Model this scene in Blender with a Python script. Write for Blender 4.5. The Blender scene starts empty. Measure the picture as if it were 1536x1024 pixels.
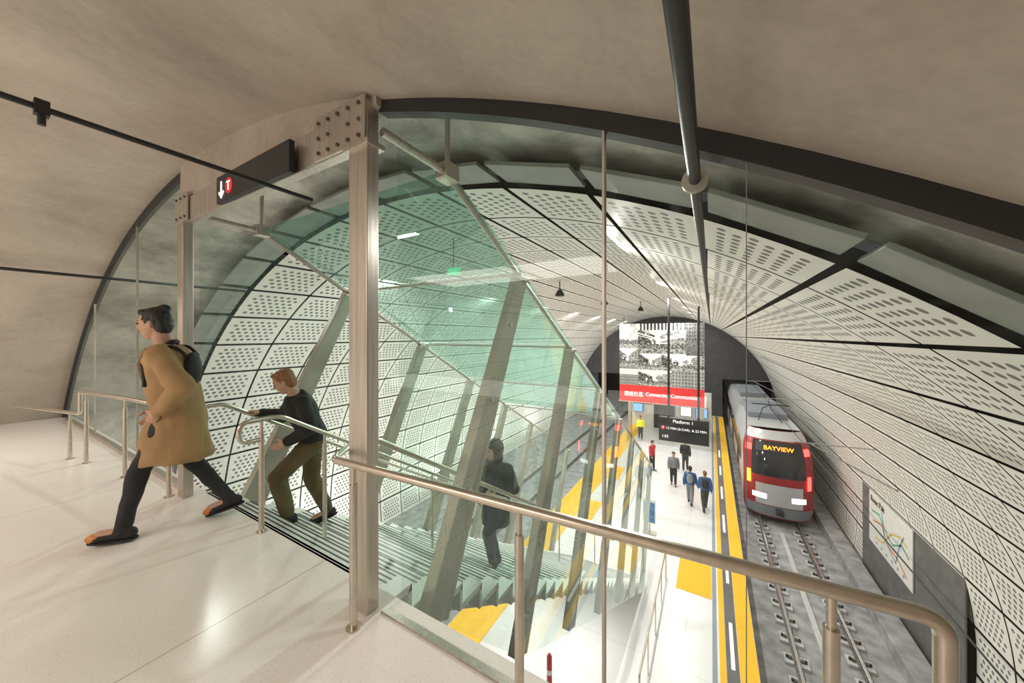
import bpy, bmesh, math, random
from mathutils import Vector, Matrix, noise
random.seed(7)
scene=bpy.context.scene
COL=scene.collection
V=Vector
# ------------------------------------------------------------------ materials
MATS={}
def newmat(name):
    m=bpy.data.materials.new(name); m.use_nodes=True
    nt=m.node_tree; nt.nodes.clear()
    out=nt.nodes.new('ShaderNodeOutputMaterial')
    return m,nt,out
def pbr(name,col,rough=0.5,metal=0.0,noise_scale=0,noise_amt=0.0,bump=0.0,bscale=None,emit=None,estr=0,stretch=None,spec=0.5):
    m,nt,out=newmat(name)
    b=nt.nodes.new('ShaderNodeBsdfPrincipled')
    b.inputs['Base Color'].default_value=(*col,1); b.inputs['Roughness'].default_value=rough
    b.inputs['Metallic'].default_value=metal
    b.inputs['Specular IOR Level'].default_value=spec
    if emit: b.inputs['Emission Color'].default_value=(*emit,1); b.inputs['Emission Strength'].default_value=estr
    nt.links.new(b.outputs[0],out.inputs[0])
    if noise_scale:
        tc=nt.nodes.new('ShaderNodeTexCoord'); mp=nt.nodes.new('ShaderNodeMapping')
        if stretch: mp.inputs['Scale'].default_value=stretch
        nt.links.new(tc.outputs['Object'],mp.inputs[0])
        n=nt.nodes.new('ShaderNodeTexNoise'); n.inputs['Scale'].default_value=noise_scale; n.inputs['Detail'].default_value=5
        nt.links.new(mp.outputs[0],n.inputs['Vector'])
        r=nt.nodes.new('ShaderNodeValToRGB')
        r.color_ramp.elements[0].position=0.3; r.color_ramp.elements[1].position=0.7
        r.color_ramp.elements[0].color=(*[c*(1-noise_amt) for c in col],1)
        r.color_ramp.elements[1].color=(*[min(1,c*(1+noise_amt)) for c in col],1)
        nt.links.new(n.outputs[0],r.inputs[0]); nt.links.new(r.outputs[0],b.inputs['Base Color'])
        if bump:
            bp=nt.nodes.new('ShaderNodeBump'); bp.inputs['Strength'].default_value=bump; bp.inputs['Distance'].default_value=0.02
            nt.links.new(n.outputs[0],bp.inputs['Height']); nt.links.new(bp.outputs[0],b.inputs['Normal'])
    MATS[name]=m
    return m
def M(nt,op,a,b=None,c=None):
    n=nt.nodes.new('ShaderNodeMath'); n.operation=op
    for i,x in enumerate((a,b,c)):
        if x is None: continue
        if isinstance(x,(int,float)): n.inputs[i].default_value=x
        else: nt.links.new(x,n.inputs[i])
    return n.outputs[0]
def mixcol(nt,f,a,b):
    n=nt.nodes.new('ShaderNodeMix'); n.data_type='RGBA'
    if isinstance(f,(int,float)): n.inputs[0].default_value=f
    else: nt.links.new(f,n.inputs[0])
    for i,x in ((6,a),(7,b)):
        if isinstance(x,tuple): n.inputs[i].default_value=(*x,1)
        else: nt.links.new(x,n.inputs[i])
    return n.outputs[2]
def glassmat(name,tint,base=0.05,diff=0.0,dcol=(0.5,0.8,0.7)):
    m,nt,out=newmat(name)
    tr=nt.nodes.new('ShaderNodeBsdfTransparent'); tr.inputs[0].default_value=(*tint,1)
    gl=nt.nodes.new('ShaderNodeBsdfGlossy'); gl.inputs['Roughness'].default_value=0.01; gl.inputs[0].default_value=(.92,1,.97,1)
    lw=nt.nodes.new('ShaderNodeLayerWeight'); lw.inputs[0].default_value=0.5
    f=M(nt,'MULTIPLY_ADD',M(nt,'POWER',lw.outputs['Facing'],5.0),0.65,base)
    mx=nt.nodes.new('ShaderNodeMixShader'); nt.links.new(f,mx.inputs[0])
    src=tr.outputs[0]
    if diff:
        d=nt.nodes.new('ShaderNodeBsdfTranslucent'); d.inputs[0].default_value=(*dcol,1)
        b=nt.nodes.new('ShaderNodeMixShader'); b.inputs[0].default_value=diff
        nt.links.new(tr.outputs[0],b.inputs[1]); nt.links.new(d.outputs[0],b.inputs[2]); src=b.outputs[0]
    nt.links.new(src,mx.inputs[1]); nt.links.new(gl.outputs[0],mx.inputs[2]); nt.links.new(mx.outputs[0],out.inputs[0])
    return m
def concrete_mat(name,c1,c2,c3,stretch=(1,1,1),scale=.7,lo=.3,hi=.72):
    m,nt,out=newmat(name)
    b=nt.nodes.new('ShaderNodeBsdfPrincipled'); b.inputs['Roughness'].default_value=.6; b.inputs['Specular IOR Level'].default_value=.3
    tc=nt.nodes.new('ShaderNodeTexCoord'); mp=nt.nodes.new('ShaderNodeMapping'); mp.inputs['Scale'].default_value=stretch
    nt.links.new(tc.outputs['Object'],mp.inputs[0])
    n=nt.nodes.new('ShaderNodeTexNoise'); n.inputs['Scale'].default_value=scale; n.inputs['Detail'].default_value=9; n.inputs['Roughness'].default_value=.66; n.inputs['Distortion'].default_value=.3
    nt.links.new(mp.outputs[0],n.inputs['Vector'])
    r=nt.nodes.new('ShaderNodeValToRGB'); e=r.color_ramp.elements
    e[0].position=lo; e[0].color=(*c1,1); e[1].position=hi; e[1].color=(*c3,1); k=e.new(.5); k.color=(*c2,1)
    nt.links.new(n.outputs[0],r.inputs[0])
    n2=nt.nodes.new('ShaderNodeTexNoise'); n2.inputs['Scale'].default_value=30; n2.inputs['Detail'].default_value=4
    nt.links.new(tc.outputs['Object'],n2.inputs['Vector'])
    f=M(nt,'MULTIPLY_ADD',n2.outputs[0],.30,.85)
    n3=nt.nodes.new('ShaderNodeTexNoise'); n3.inputs['Scale'].default_value=.5; n3.inputs['Detail'].default_value=3
    nt.links.new(tc.outputs['Object'],n3.inputs['Vector'])
    f=M(nt,'MULTIPLY',f,M(nt,'MULTIPLY_ADD',n3.outputs[0],.45,.78))
    mx=nt.nodes.new('ShaderNodeVectorMath'); mx.operation='SCALE'
    nt.links.new(r.outputs[0],mx.inputs[0]); nt.links.new(f,mx.inputs['Scale'])
    nt.links.new(mx.outputs[0],b.inputs['Base Color'])
    bp=nt.nodes.new('ShaderNodeBump'); bp.inputs['Strength'].default_value=.12; bp.inputs['Distance'].default_value=.02
    nt.links.new(n.outputs[0],bp.inputs['Height']); nt.links.new(bp.outputs[0],b.inputs['Normal'])
    nt.links.new(b.outputs[0],out.inputs[0]); return m
MC=concrete_mat('mezzanine_concrete',(.34,.295,.245),(.42,.368,.308),(.485,.432,.368),(.8,.7,.8),1.3,.34,.68)
MC2=concrete_mat('raw_concrete',(.24,.235,.215),(.44,.43,.39),(.66,.64,.58),(1,1,1),1.1,.37,.64)
def terrazzo(name,base,jx,jy,ox,oy):
    m,nt,out=newmat(name)
    b=nt.nodes.new('ShaderNodeBsdfPrincipled'); b.inputs['Roughness'].default_value=.22
    tc=nt.nodes.new('ShaderNodeTexCoord')
    v=nt.nodes.new('ShaderNodeTexVoronoi'); v.inputs['Scale'].default_value=85
    nt.links.new(tc.outputs['Object'],v.inputs['Vector'])
    sp=M(nt,'LESS_THAN',v.outputs['Distance'],.22)
    c=mixcol(nt,M(nt,'MULTIPLY',sp,.35),base,(.35,.31,.27))
    n=nt.nodes.new('ShaderNodeTexNoise'); n.inputs['Scale'].default_value=1.3; nt.links.new(tc.outputs['Object'],n.inputs['Vector'])
    c=mixcol(nt,M(nt,'MULTIPLY',n.outputs[0],.15),c,(.58,.50,.43))
    s=nt.nodes.new('ShaderNodeSeparateXYZ'); nt.links.new(tc.outputs['Object'],s.inputs[0])
    lx=M(nt,'LESS_THAN',M(nt,'ABSOLUTE',M(nt,'SUBTRACT',M(nt,'FRACT',M(nt,'DIVIDE',M(nt,'ADD',s.outputs[0],ox),jx)),.5)),.003/jx)
    ly=M(nt,'LESS_THAN',M(nt,'ABSOLUTE',M(nt,'SUBTRACT',M(nt,'FRACT',M(nt,'DIVIDE',M(nt,'ADD',s.outputs[1],oy),jy)),.5)),.003/jy)
    c=mixcol(nt,M(nt,'MULTIPLY',M(nt,'MAXIMUM',lx,ly),.7),c,(.2,.18,.15))
    nt.links.new(c,b.inputs['Base Color']); nt.links.new(b.outputs[0],out.inputs[0]); return m
MT=terrazzo('terrazzo_floor',(.85,.79,.74),2.9,2.4,50.15,50.1)
MPF=terrazzo('platform_floor',(.77,.78,.79),2.4,2.4,50,50)
def perforated():
    m,nt,out=newmat('perforated_panel')
    b=nt.nodes.new('ShaderNodeBsdfPrincipled'); b.inputs['Roughness'].default_value=.5
    uv=nt.nodes.new('ShaderNodeUVMap'); s=nt.nodes.new('ShaderNodeSeparateXYZ'); nt.links.new(uv.outputs[0],s.inputs[0])
    u,v=s.outputs[0],s.outputs[1]
    row=M(nt,'FLOOR',v)
    sh=M(nt,'MULTIPLY',M(nt,'MODULO',M(nt,'ADD',row,2.0),2),.5)
    us=M(nt,'ADD',u,sh)
    fu=M(nt,'SUBTRACT',M(nt,'FRACT',us),.5)
    fv=M(nt,'SUBTRACT',M(nt,'FRACT',v),.5)
    d=M(nt,'SQRT',M(nt,'ADD',M(nt,'MULTIPLY',fu,fu),M(nt,'MULTIPLY',fv,fv)))
    h=M(nt,'LESS_THAN',d,.30)
    cen=M(nt,'SUBTRACT',M(nt,'FLOOR',us),sh)
    inu=M(nt,'MULTIPLY',M(nt,'GREATER_THAN',cen,-.2),M(nt,'LESS_THAN',cen,6.2))
    inv=M(nt,'MULTIPLY',M(nt,'GREATER_THAN',v,0.0),M(nt,'LESS_THAN',v,6.0))
    h=M(nt,'MULTIPLY',h,M(nt,'MULTIPLY',inu,inv))
    nt.links.new(mixcol(nt,h,(.86,.84,.785),(.15,.16,.15)),b.inputs['Base Color'])
    nt.links.new(b.outputs[0],out.inputs[0]); return m
MPERF=perforated()
def stair_mat():
    m,nt,out=newmat('stair_terrazzo')
    b=nt.nodes.new('ShaderNodeBsdfPrincipled'); b.inputs['Roughness'].default_value=.4
    tc=nt.nodes.new('ShaderNodeTexCoord'); s=nt.nodes.new('ShaderNodeSeparateXYZ'); nt.links.new(tc.outputs['Object'],s.inputs[0])
    g=nt.nodes.new('ShaderNodeNewGeometry'); s2=nt.nodes.new('ShaderNodeSeparateXYZ'); nt.links.new(g.outputs['Normal'],s2.inputs[0])
    up=M(nt,'GREATER_THAN',s2.outputs[2],.8)
    y=M(nt,'FRACT',M(nt,'DIVIDE',M(nt,'SUBTRACT',s.outputs[1],1.42),.28))
    st=M(nt,'GREATER_THAN',M(nt,'FRACT',M(nt,'MULTIPLY',y,7.0)),.6)
    st=M(nt,'MULTIPLY',st,M(nt,'GREATER_THAN',y,.571))
    inx=M(nt,'MULTIPLY',M(nt,'LESS_THAN',s.outputs[0],-1.95),M(nt,'GREATER_THAN',s.outputs[0],-4.15))
    f=M(nt,'MULTIPLY',M(nt,'MULTIPLY',st,up),inx)
    nt.links.new(mixcol(nt,f,(.82,.80,.76),(.05,.05,.05)),b.inputs['Base Color'])
    nt.links.new(b.outputs[0],out.inputs[0]); return m
MST=stair_mat()
def attrmat(name,rough=.5,emit=0):
    m,nt,out=newmat(name)
    b=nt.nodes.new('ShaderNodeBsdfPrincipled'); b.inputs['Roughness'].default_value=rough
    a=nt.nodes.new('ShaderNodeAttribute'); a.attribute_name='Col'
    nt.links.new(a.outputs[0],b.inputs['Base Color'])
    if emit:
        nt.links.new(a.outputs[0],b.inputs['Emission Color']); b.inputs['Emission Strength'].default_value=emit
    nt.links.new(b.outputs[0],out.inputs[0]); return m
MPRINT=attrmat('printed_graphic',.5,.25)
STEEL=pbr('brushed_steel',(.58,.53,.47),.36,.85,3,.14,.05,stretch=(14,14,.6))
RAIL=pbr('handrail_steel',(.62,.55,.47),.28,.95,20,.08)
STRUT=pbr('strut_steel',(.45,.415,.35),.45,.4,4,.15)
BLACK=pbr('black_paint',(.018,.018,.02),.45)
DARK=pbr('dark_backing',(.02,.022,.025),.8)
GREYP=pbr('grey_green_plate',(.27,.295,.27),.5,.1,2,.15)
DGREY=pbr('dark_grey_wall',(.13,.13,.13),.7,0,3,.2)
ENDW=pbr('end_wall_dark',(.045,.045,.05),.7,0,3,.2)
WHITE=pbr('white_paint',(.75,.75,.72),.45,0,3,.05)
YEL=pbr('yellow_tactile',(.90,.50,.012),.55,0,40,.12,.4)
TRK=pbr('trackbed_concrete',(.30,.30,.31),.8,0,2.5,.35,.3)
RUST=pbr('rail_web_steel',(.13,.11,.10),.6,.6,10,.3)
RTOP=pbr('rail_head_steel',(.55,.55,.56),.25,.9)
BLUEG=pbr('grey_blue_edge',(.25,.30,.36),.5)
BLUEP=pbr('blue_poster',(.08,.22,.45),.5,0,14,.5)
RED=pbr('red_paint',(.42,.02,.025),.35)
REDT=pbr('train_muted_red',(.36,.025,.028),.3,.1)
REDB=pbr('red_band',(.62,.03,.03),.5,emit=(.65,.03,.03),estr=.3)
REDL=pbr('red_lamp',(.8,.03,.03),.4,emit=(1,.05,.04),estr=5)
WLET=pbr('white_lettering',(.9,.9,.9),.5,emit=(1,1,1),estr=.8)
AMB=pbr('amber_led',(.9,.30,.03),.5,emit=(1,.25,.015),estr=5)
HL=pbr('white_lamp',(.8,.8,.85),.3,emit=(.95,.97,1),estr=2.5)
TRW=pbr('train_silver',(.58,.59,.61),.3,.3,1,.05)
BLK2=pbr('fastener_block',(.52,.52,.53),.6,.1,6,.1)
TGL=pbr('train_dark_glass',(.025,.027,.032),.08)
LUM=pbr('luminaire_diffuser',(1,1,1),.5,emit=(1,.98,.94),estr=4)
REFL=pbr('edge_reflection_white',(.8,.8,.8),.5,emit=(1,.98,.94),estr=.4)  # faint glow imitating reflections along the platform edge
GRN=pbr('green_exit',(.02,.5,.2),.5,emit=(.05,.9,.4),estr=1.0)
BLUES=pbr('blue_screen',(.1,.3,.6),.3,emit=(.25,.5,.9),estr=.9)
SKIN=pbr('skin',(.50,.29,.20),.55,0,12,.06)
SKIN2=pbr('skin_light',(.62,.38,.28),.55,0,12,.06)
HBLK=pbr('black_hair',(.015,.011,.010),.5,0,60,.4,.4,stretch=(1,1,.2))
HBRN=pbr('reddish_hair',(.30,.135,.06),.5,0,60,.35,.4,stretch=(1,1,.2))
CAMEL=pbr('camel_wool',(.37,.23,.105),.85,0,5,.15,.3)
CAMD=pbr('camel_wool_dark',(.25,.15,.068),.85,0,5,.15,.3)
JBLK=pbr('black_cloth',(.022,.021,.024),.8,0,6,.3,.3)
JBLK2=pbr('charcoal_cloth',(.045,.045,.050),.8,0,6,.3,.3)
DENIM=pbr('dark_denim',(.05,.052,.06),.8,0,9,.3,.3)
OLIVE=pbr('olive_cloth',(.12,.092,.04),.8,0,6,.25,.3)
ORG=pbr('orange_leather',(.55,.20,.04),.45,0,8,.15)
BLUEC=pbr('blue_cloth',(.04,.12,.30),.8)
GREYC=pbr('grey_cloth',(.20,.22,.25),.8)
VEST=pbr('yellow_vest',(.75,.8,.05),.7,emit=(.7,.8,.05),estr=.2)
REDC=pbr('red_cloth',(.5,.03,.04),.8)
LIP=pbr('lip',(.35,.12,.10),.5)
EYE=pbr('eye_dark',(.03,.02,.02),.2)
GLASS=glassmat('clear_glass',(.95,.98,.96),.03)
GLASSL=glassmat('clear_glass_dim',(.88,.935,.905),.06,.02,(.6,.72,.66))
GSTAIR=glassmat('stair_glass',(.865,.95,.915),.075,.03,(.50,.76,.67))
GCAN=glassmat('green_canopy_glass',(.50,.76,.67),.16,.20,(.34,.60,.52))
# ------------------------------------------------------------------ mesh utils
def addobj(name,me,parent=None,mat=None,smooth=False):
    o=bpy.data.objects.new(name,me); COL.objects.link(o)
    if mat is not None: me.materials.append(mat)
    if smooth:
        for p in me.polygons: p.use_smooth=True
    if parent is not None:
        o.parent=parent; o.matrix_parent_inverse=Matrix.Translation(-parent.location)
    return o
def mesh(name,vs,fs,mat,parent=None,smooth=False):
    me=bpy.data.meshes.new(name); me.from_pydata([tuple(v) for v in vs],[],fs); me.update()
    bm=bmesh.new(); bm.from_mesh(me); bmesh.ops.recalc_face_normals(bm,faces=bm.faces); bm.to_mesh(me); bm.free()
    return addobj(name,me,parent,mat,smooth)
def tag(o,label,cat,group=None):
    o['label']=label; o['category']=cat
    if group: o['group']=group
    return o
def struct(o,label=None):
    o['kind']='structure'
    if label: o['label']=label
    return o
def thing(name,loc,label,cat,group=None):
    e=bpy.data.objects.new(name,None); e.location=loc; e.empty_display_size=.1; COL.objects.link(e)
    return tag(e,label,cat,group)
class MB:
    def __init__(s): s.v=[]; s.f=[]
    def add(s,vs,fs):
        b=len(s.v); s.v+= [V(v) for v in vs]; s.f+=[tuple(i+b for i in f) for f in fs]; return s
    def box(s,lo,hi):
        x0,y0,z0=lo; x1,y1,z1=hi
        return s.add([(x0,y0,z0),(x1,y0,z0),(x1,y1,z0),(x0,y1,z0),(x0,y0,z1),(x1,y0,z1),(x1,y1,z1),(x0,y1,z1)],
          [(0,3,2,1),(4,5,6,7),(0,1,5,4),(1,2,6,5),(2,3,7,6),(3,0,4,7)])
    def prism(s,pts,off):
        n=len(pts); off=V(off); pts=[V(p) for p in pts]
        return s.add(pts+[p+off for p in pts],[tuple(range(n))[::-1],tuple(range(n,2*n))]+[(i,(i+1)%n,n+(i+1)%n,n+i) for i in range(n)])
    def sweep(s,pts,r,seg=14,cap=True):
        pts=[V(p) for p in pts]; n=len(pts)
        T=[]
        for i in range(n):
            a=pts[max(0,i-1)]; b=pts[min(n-1,i+1)]; T.append((b-a).normalized())
        ref=V((0,0,1)) if abs(T[0].z)<.9 else V((1,0,0))
        N=(ref-T[0]*ref.dot(T[0])).normalized(); base=len(s.v)
        for i in range(n):
            N=(N-T[i]*N.dot(T[i])).normalized(); B=T[i].cross(N)
            rr=r[i] if isinstance(r,(list,tuple)) else r
            for k in range(seg):
                a=2*math.pi*k/seg; s.v.append(pts[i]+N*math.cos(a)*rr+B*math.sin(a)*rr)
        for i in range(n-1):
            for k in range(seg):
                s.f.append((base+i*seg+k,base+i*seg+(k+1)%seg,base+(i+1)*seg+(k+1)%seg,base+(i+1)*seg+k))
        if cap:
            s.f.append(tuple(base+k for k in range(seg))[::-1]); s.f.append(tuple(base+(n-1)*seg+k for k in range(seg)))
        return s
    def cyl(s,a,b,r,seg=16): return s.sweep([a,b],r,seg)
    def sphere(s,c,Mx,su=16,sv=10):
        c=V(c); b=len(s.v)
        s.v.append(c+Mx@V((0,0,1)))
        for i in range(1,sv):
            t=math.pi*i/sv
            for k in range(su):
                a=2*math.pi*k/su; s.v.append(c+Mx@V((math.sin(t)*math.cos(a),math.sin(t)*math.sin(a),math.cos(t))))
        s.v.append(c+Mx@V((0,0,-1))); last=len(s.v)-1
        for k in range(su):
            s.f.append((b,b+1+k,b+1+(k+1)%su)); s.f.append((last,b+1+(sv-2)*su+(k+1)%su,b+1+(sv-2)*su+k))
        for i in range(sv-2):
            for k in range(su):
                s.f.append((b+1+i*su+k,b+1+(i+1)*su+k,b+1+(i+1)*su+(k+1)%su,b+1+i*su+(k+1)%su))
        return s
    def ball(s,c,r): return s.sphere(c,Matrix(((r,0,0),(0,r,0),(0,0,r))))
    def cap(s,a,ra,b,rb):
        a=V(a); b=V(b)
        s.ball(a,ra); s.ball(b,rb)
        if (b-a).length>1e-4: s.sweep([a,b],[ra,rb],16)
        return s
    def loft(s,rings,seg=24,power=2.0):
        base=len(s.v); n=len(rings)
        for c,a,b in rings:
            for k in range(seg):
                t=2*math.pi*k/seg; ct,st=math.cos(t),math.sin(t)
                e=2.0/power
                s.v.append(V(c)+V(a)*math.copysign(abs(ct)**e,ct)+V(b)*math.copysign(abs(st)**e,st))
        for i in range(n-1):
            for k in range(seg):
                s.f.append((base+i*seg+k,base+i*seg+(k+1)%seg,base+(i+1)*seg+(k+1)%seg,base+(i+1)*seg+k))
        s.f.append(tuple(base+k for k in range(seg))[::-1]); s.f.append(tuple(base+(n-1)*seg+k for k in range(seg)))
        return s
    def obj(s,name,mat,parent=None,smooth=False,bevel=0):
        o=mesh(name,s.v,s.f,mat,parent,smooth)
        if smooth:
            try:
                o.data.set_sharp_from_angle(angle=math.radians(50))
            except Exception: pass
        if bevel:
            md=o.modifiers.new('bevel','BEVEL'); md.width=bevel; md.segments=2; md.limit_method='ANGLE'
        return o
    def blob(s,name,mat,parent,voxel=.012,it=4,amp=0,freq=7):
        me=bpy.data.meshes.new(name); me.from_pydata([tuple(v) for v in s.v],[],s.f); me.update()
        bm=bmesh.new(); bm.from_mesh(me); bmesh.ops.recalc_face_normals(bm,faces=bm.faces); bm.to_mesh(me); bm.free()
        t=bpy.data.objects.new('tmp',me); COL.objects.link(t)
        md=t.modifiers.new('r','REMESH'); md.mode='VOXEL'; md.voxel_size=voxel
        ms=t.modifiers.new('s','SMOOTH'); ms.factor=.5; ms.iterations=it
        bpy.context.view_layer.update()
        dg=bpy.context.evaluated_depsgraph_get()
        m2=bpy.data.meshes.new_from_object(t.evaluated_get(dg))
        bpy.data.objects.remove(t); m2.name=name
        if amp:
            m2.update()
            nr=[v.normal.copy() for v in m2.vertices]
            for v,n in zip(m2.vertices,nr):
                p=v.co*freq; p.z*=.6
                v.co+=n*amp*(noise.noise(p)+.5*noise.noise(p*2.3))
        m2.materials.clear()
        return addobj(name,m2,parent,mat,True)
def fillet(pts,r=.06,n=6):
    pts=[V(p) for p in pts]; out=[pts[0]]
    for i in range(1,len(pts)-1):
        a,b,c=pts[i-1],pts[i],pts[i+1]
        d1=(a-b); d2=(c-b); k=min(r,d1.length*.49,d2.length*.49)
        p=b+d1.normalized()*k; q=b+d2.normalized()*k
        for j in range(n+1):
            t=j/n; out.append(p*(1-t)**2+b*2*t*(1-t)+q*t*t)
    out.append(pts[-1]); return out
def text(name,s,size,M4,mat,parent,align='LEFT',ext=.002):
    cu=bpy.data.curves.new(name,'FONT'); cu.body=s; cu.size=size; cu.extrude=ext; cu.align_x=align
    t=bpy.data.objects.new('tmp',cu); COL.objects.link(t)
    bpy.context.view_layer.update()
    dg=bpy.context.evaluated_depsgraph_get()
    me=bpy.data.meshes.new_from_object(t.evaluated_get(dg)); bpy.data.objects.remove(t)
    me.transform(M4); me.materials.clear(); me.name=name
    return addobj(name,me,parent,mat)
def fitx(o,x0,x1,zb):
    xs=[v.co.x for v in o.data.vertices]; a,b=min(xs),max(xs); z0=min(v.co.z for v in o.data.vertices); sc=(x1-x0)/(b-a)
    for v in o.data.vertices: v.co.x=x0+(v.co.x-a)*sc; v.co.z=zb+(v.co.z-z0)*sc*1.15
def txtM(origin,xdir,ydir=(0,0,1)):
    x=V(xdir).normalized(); y=V(ydir).normalized(); z=x.cross(y)
    m=Matrix.Identity(4)
    for i,a in enumerate((x,y,z)):
        for j in range(3): m[j][i]=a[j]
    for j in range(3): m[j][3]=origin[j]
    return m
# ------------------------------------------------------------------ camera
TH=math.radians(30.3); F=512.0
cam=bpy.data.cameras.new('camera'); cam.sensor_width=36; cam.lens=36*F/1536; cam.shift_y=-9/1536; cam.clip_start=.05; cam.clip_end=200
co=bpy.data.objects.new('camera',cam); COL.objects.link(co); co.location=(0,0,1.55); co.rotation_euler=(math.pi/2,0,TH)
scene.camera=co
# ------------------------------------------------------------------ shell
CX,CZ,CR=-4.0,-5.28,8.50      # mezzanine vault
LX,LZ,LR=-4.1,-5.7,9.2        # cavern lining
def arcpt(cx,cz,r,deg,y): a=math.radians(deg); return V((cx+r*math.sin(a),y,cz+r*math.cos(a)))
def shell(name,cx,cz,r,a0,a1,na,ys,mat,label):
    vs=[];fs=[]
    for y in ys:
        for i in range(na+1): vs.append(arcpt(cx,cz,r,a0+(a1-a0)*i/na,y))
    w=na+1
    for j in range(len(ys)-1):
        for i in range(na): fs.append((j*w+i,j*w+i+1,(j+1)*w+i+1,(j+1)*w+i))
    return struct(mesh(name,vs,fs,mat,None,True),label)
shell('ceiling',CX,CZ,CR,-60,60,80,[-7,-3,0,1.32],MC,'warm grey bare concrete vault over the mezzanine')
shell('ceiling.001',LX,LZ,9.42,-110,110,110,[1.32,2.4,3.42],MC2,'rough grey concrete ring beyond the glass wall')
shell('ceiling.002',LX,LZ,9.34,-112,112,110,[3.40,20,38.3],DARK,'dark backing behind the perforated lining')
vs=[];fs=[]
for i in range(121):
    d=-60+i; vs.append(arcpt(CX,CZ,CR,d,1.33)); vs.append(arcpt(CX,CZ,CR+1.2,d,1.33))
for i in range(120): fs.append((2*i,2*i+2,2*i+3,2*i+1))
struct(mesh('wall_ring',vs,fs,MC2),'concrete edge of the mezzanine vault')
# lining panels
me=bpy.data.meshes.new('ceiling.003'); vs=[];fs=[];uvs=[]
PA=6.6
def skip(deg,y):
    return 83<deg<101 and 12.2<y<17.6
for k in range(-16,16):
    a0=-.6+PA*k; a1=a0+PA
    ga=math.degrees(.036/LR)
    for j in range(29):
        y0=3.4+1.2*j; y1=y0+1.2
        if skip((a0+a1)/2,(y0+y1)/2): continue
        b=len(vs); gy=.024
        n=3
        for yy in (y0+gy,y1-gy):
            for q in range(n+1):
                a=a0+ga+(a1-a0-2*ga)*q/n
                vs.append(arcpt(LX,LZ,LR,a,yy))
        for q in range(n):
            fs.append((b+q,b+q+1,b+n+1+q+1,b+n+1+q))
            v0=-.65+7.3*q/n; v1=-.65+7.3*(q+1)/n
            uvs+=[(-.65,v0),(-.65,v1),(7.65,v1),(7.65,v0)]
me.from_pydata([tuple(v) for v in vs],[],fs); uvl=me.uv_layers.new(name='UVMap')
for i,u in enumerate(uvs): uvl.data[i].uv=u
me.update(); o=addobj('ceiling.003',me,None,MPERF); struct(o,'white perforated metal panels lining the cavern vault')
# rim plates
mb=MB()
for k in range(-16,16):
    a0=-.6+PA*k+.32; a1=a0+PA-.64
    pts=[arcpt(LX,LZ,9.25,a0,2.90),arcpt(LX,LZ,9.25,a1,2.90),arcpt(LX,LZ,9.25,a1,3.37),arcpt(LX,LZ,9.25,a0,3.37)]
    mb.prism(pts,(pts[0]-V((LX,2.90,LZ))).normalized()*.04)
struct(mb.obj('trim_1',GREYP,bevel=.006),'row of grey-green metal plates along the lining edge')
# arch frame
def archframe(name,d0,d1,label):
    mb=MB(); n=60; sec=[(8.432,1.285),(8.51,1.285),(8.51,1.35),(8.432,1.35)]
    for i in range(n+1):
        d=d0+(d1-d0)*i/n
        for r,y in sec: mb.v.append(arcpt(CX,CZ,r,d,y))
    for i in range(n):
        for k in range(4): mb.f.append((4*i+k,4*i+(k+1)%4,4*i+4+(k+1)%4,4*i+4+k))
    mb.f.append((0,1,2,3)); mb.f.append((4*n+3,4*n+2,4*n+1,4*n))
    return struct(mb.obj(name,BLACK),label)
archframe('trim_3',math.degrees(math.asin((-1.62-CX)/8.45)),52,'black steel arch framing the glass wall')
archframe('trim_4',-52,math.degrees(math.asin((-4.46-CX)/8.45)),'black steel arch framing the glass wall')
mb=MB(); pts=[]
for i in range(21):
    x=-4.5+2.9*i/20; pts.append(V((x,1.25,CZ+math.sqrt(8.52**2-(x-CX)**2))))
pts+= [V((-1.6,1.25,2.83)),V((-4.5,1.25,2.83))]
mb.prism(pts,(0,.09,0)); struct(mb.obj('wall_bulkhead',MC),'concrete bulkhead above the steel beam')
mb=MB().box((-10.9,-7,-.4),(2.9,1.40,0)); struct(mb.obj('floor',MT),'pale terrazzo mezzanine floor')
struct(MB().box((-11.2,-7.2,-.5),(3.2,-7,3.6)).obj('wall_front',MC),'concrete wall behind the mezzanine')
ew=MB()
ew.box((-15,38.2,-2.6),(7,38.5,5)); ew.box((-6.1,38.2,-8),(.9,38.5,-2.6)); ew.box((-15,38.2,-8),(-11.8,38.5,-2.6)); ew.box((4.7,38.2,-8),(7,38.5,-2.6))
struct(ew.obj('wall_back',ENDW),'dark wall closing the end of the cavern')
struct(MB().box((-15,52,-8),(7,52.2,5)).obj('wall_tunnel',DARK),'dark tunnel end')
struct(MB().box((-6.1,1.39,-7.3),(.95,38.2,-6.2)).obj('floor.001',MPF),'white polished platform floor')
struct(MB().box((.95,1.39,-7.5),(5.2,52,-7.2)).obj('floor.002',TRK),'grey concrete track bed')
struct(MB().box((-13.4,1.39,-7.5),(-6.1,52,-7.2)).obj('floor.003',TRK),'grey concrete track bed')
struct(MB().box((-13.4,1.0,-7.5),(5.2,1.38,-.41)).obj('wall_under',DGREY),'dark wall under the mezzanine')
def flat(name,x0,x1,y0,y1,z,h,mat,label,cat,group=None):
    return tag(MB().box((x0,y0,z),(x1,y1,z+h)).obj(name,mat,bevel=.002),label,cat,group)
flat('tactile_strip',.17,.30,1.6,38,-6.2,.012,YEL,'narrow yellow tactile strip beside the track edge','tactile strip')
flat('platform_edge_strip',.31,.56,1.6,38,-6.2,.008,DGREY,'dark grey strip between yellow strips','channel')  # plain dark grey strip between the two yellow ones
flat('tactile_strip',.57,.94,1.6,38,-6.2,.014,YEL,'broad yellow tactile strip on the platform edge','tactile strip')
flat('edge_line',.02,.12,1.6,38,-6.2,.008,BLUEG,'grey-blue line along the white platform','edge line')
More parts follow.
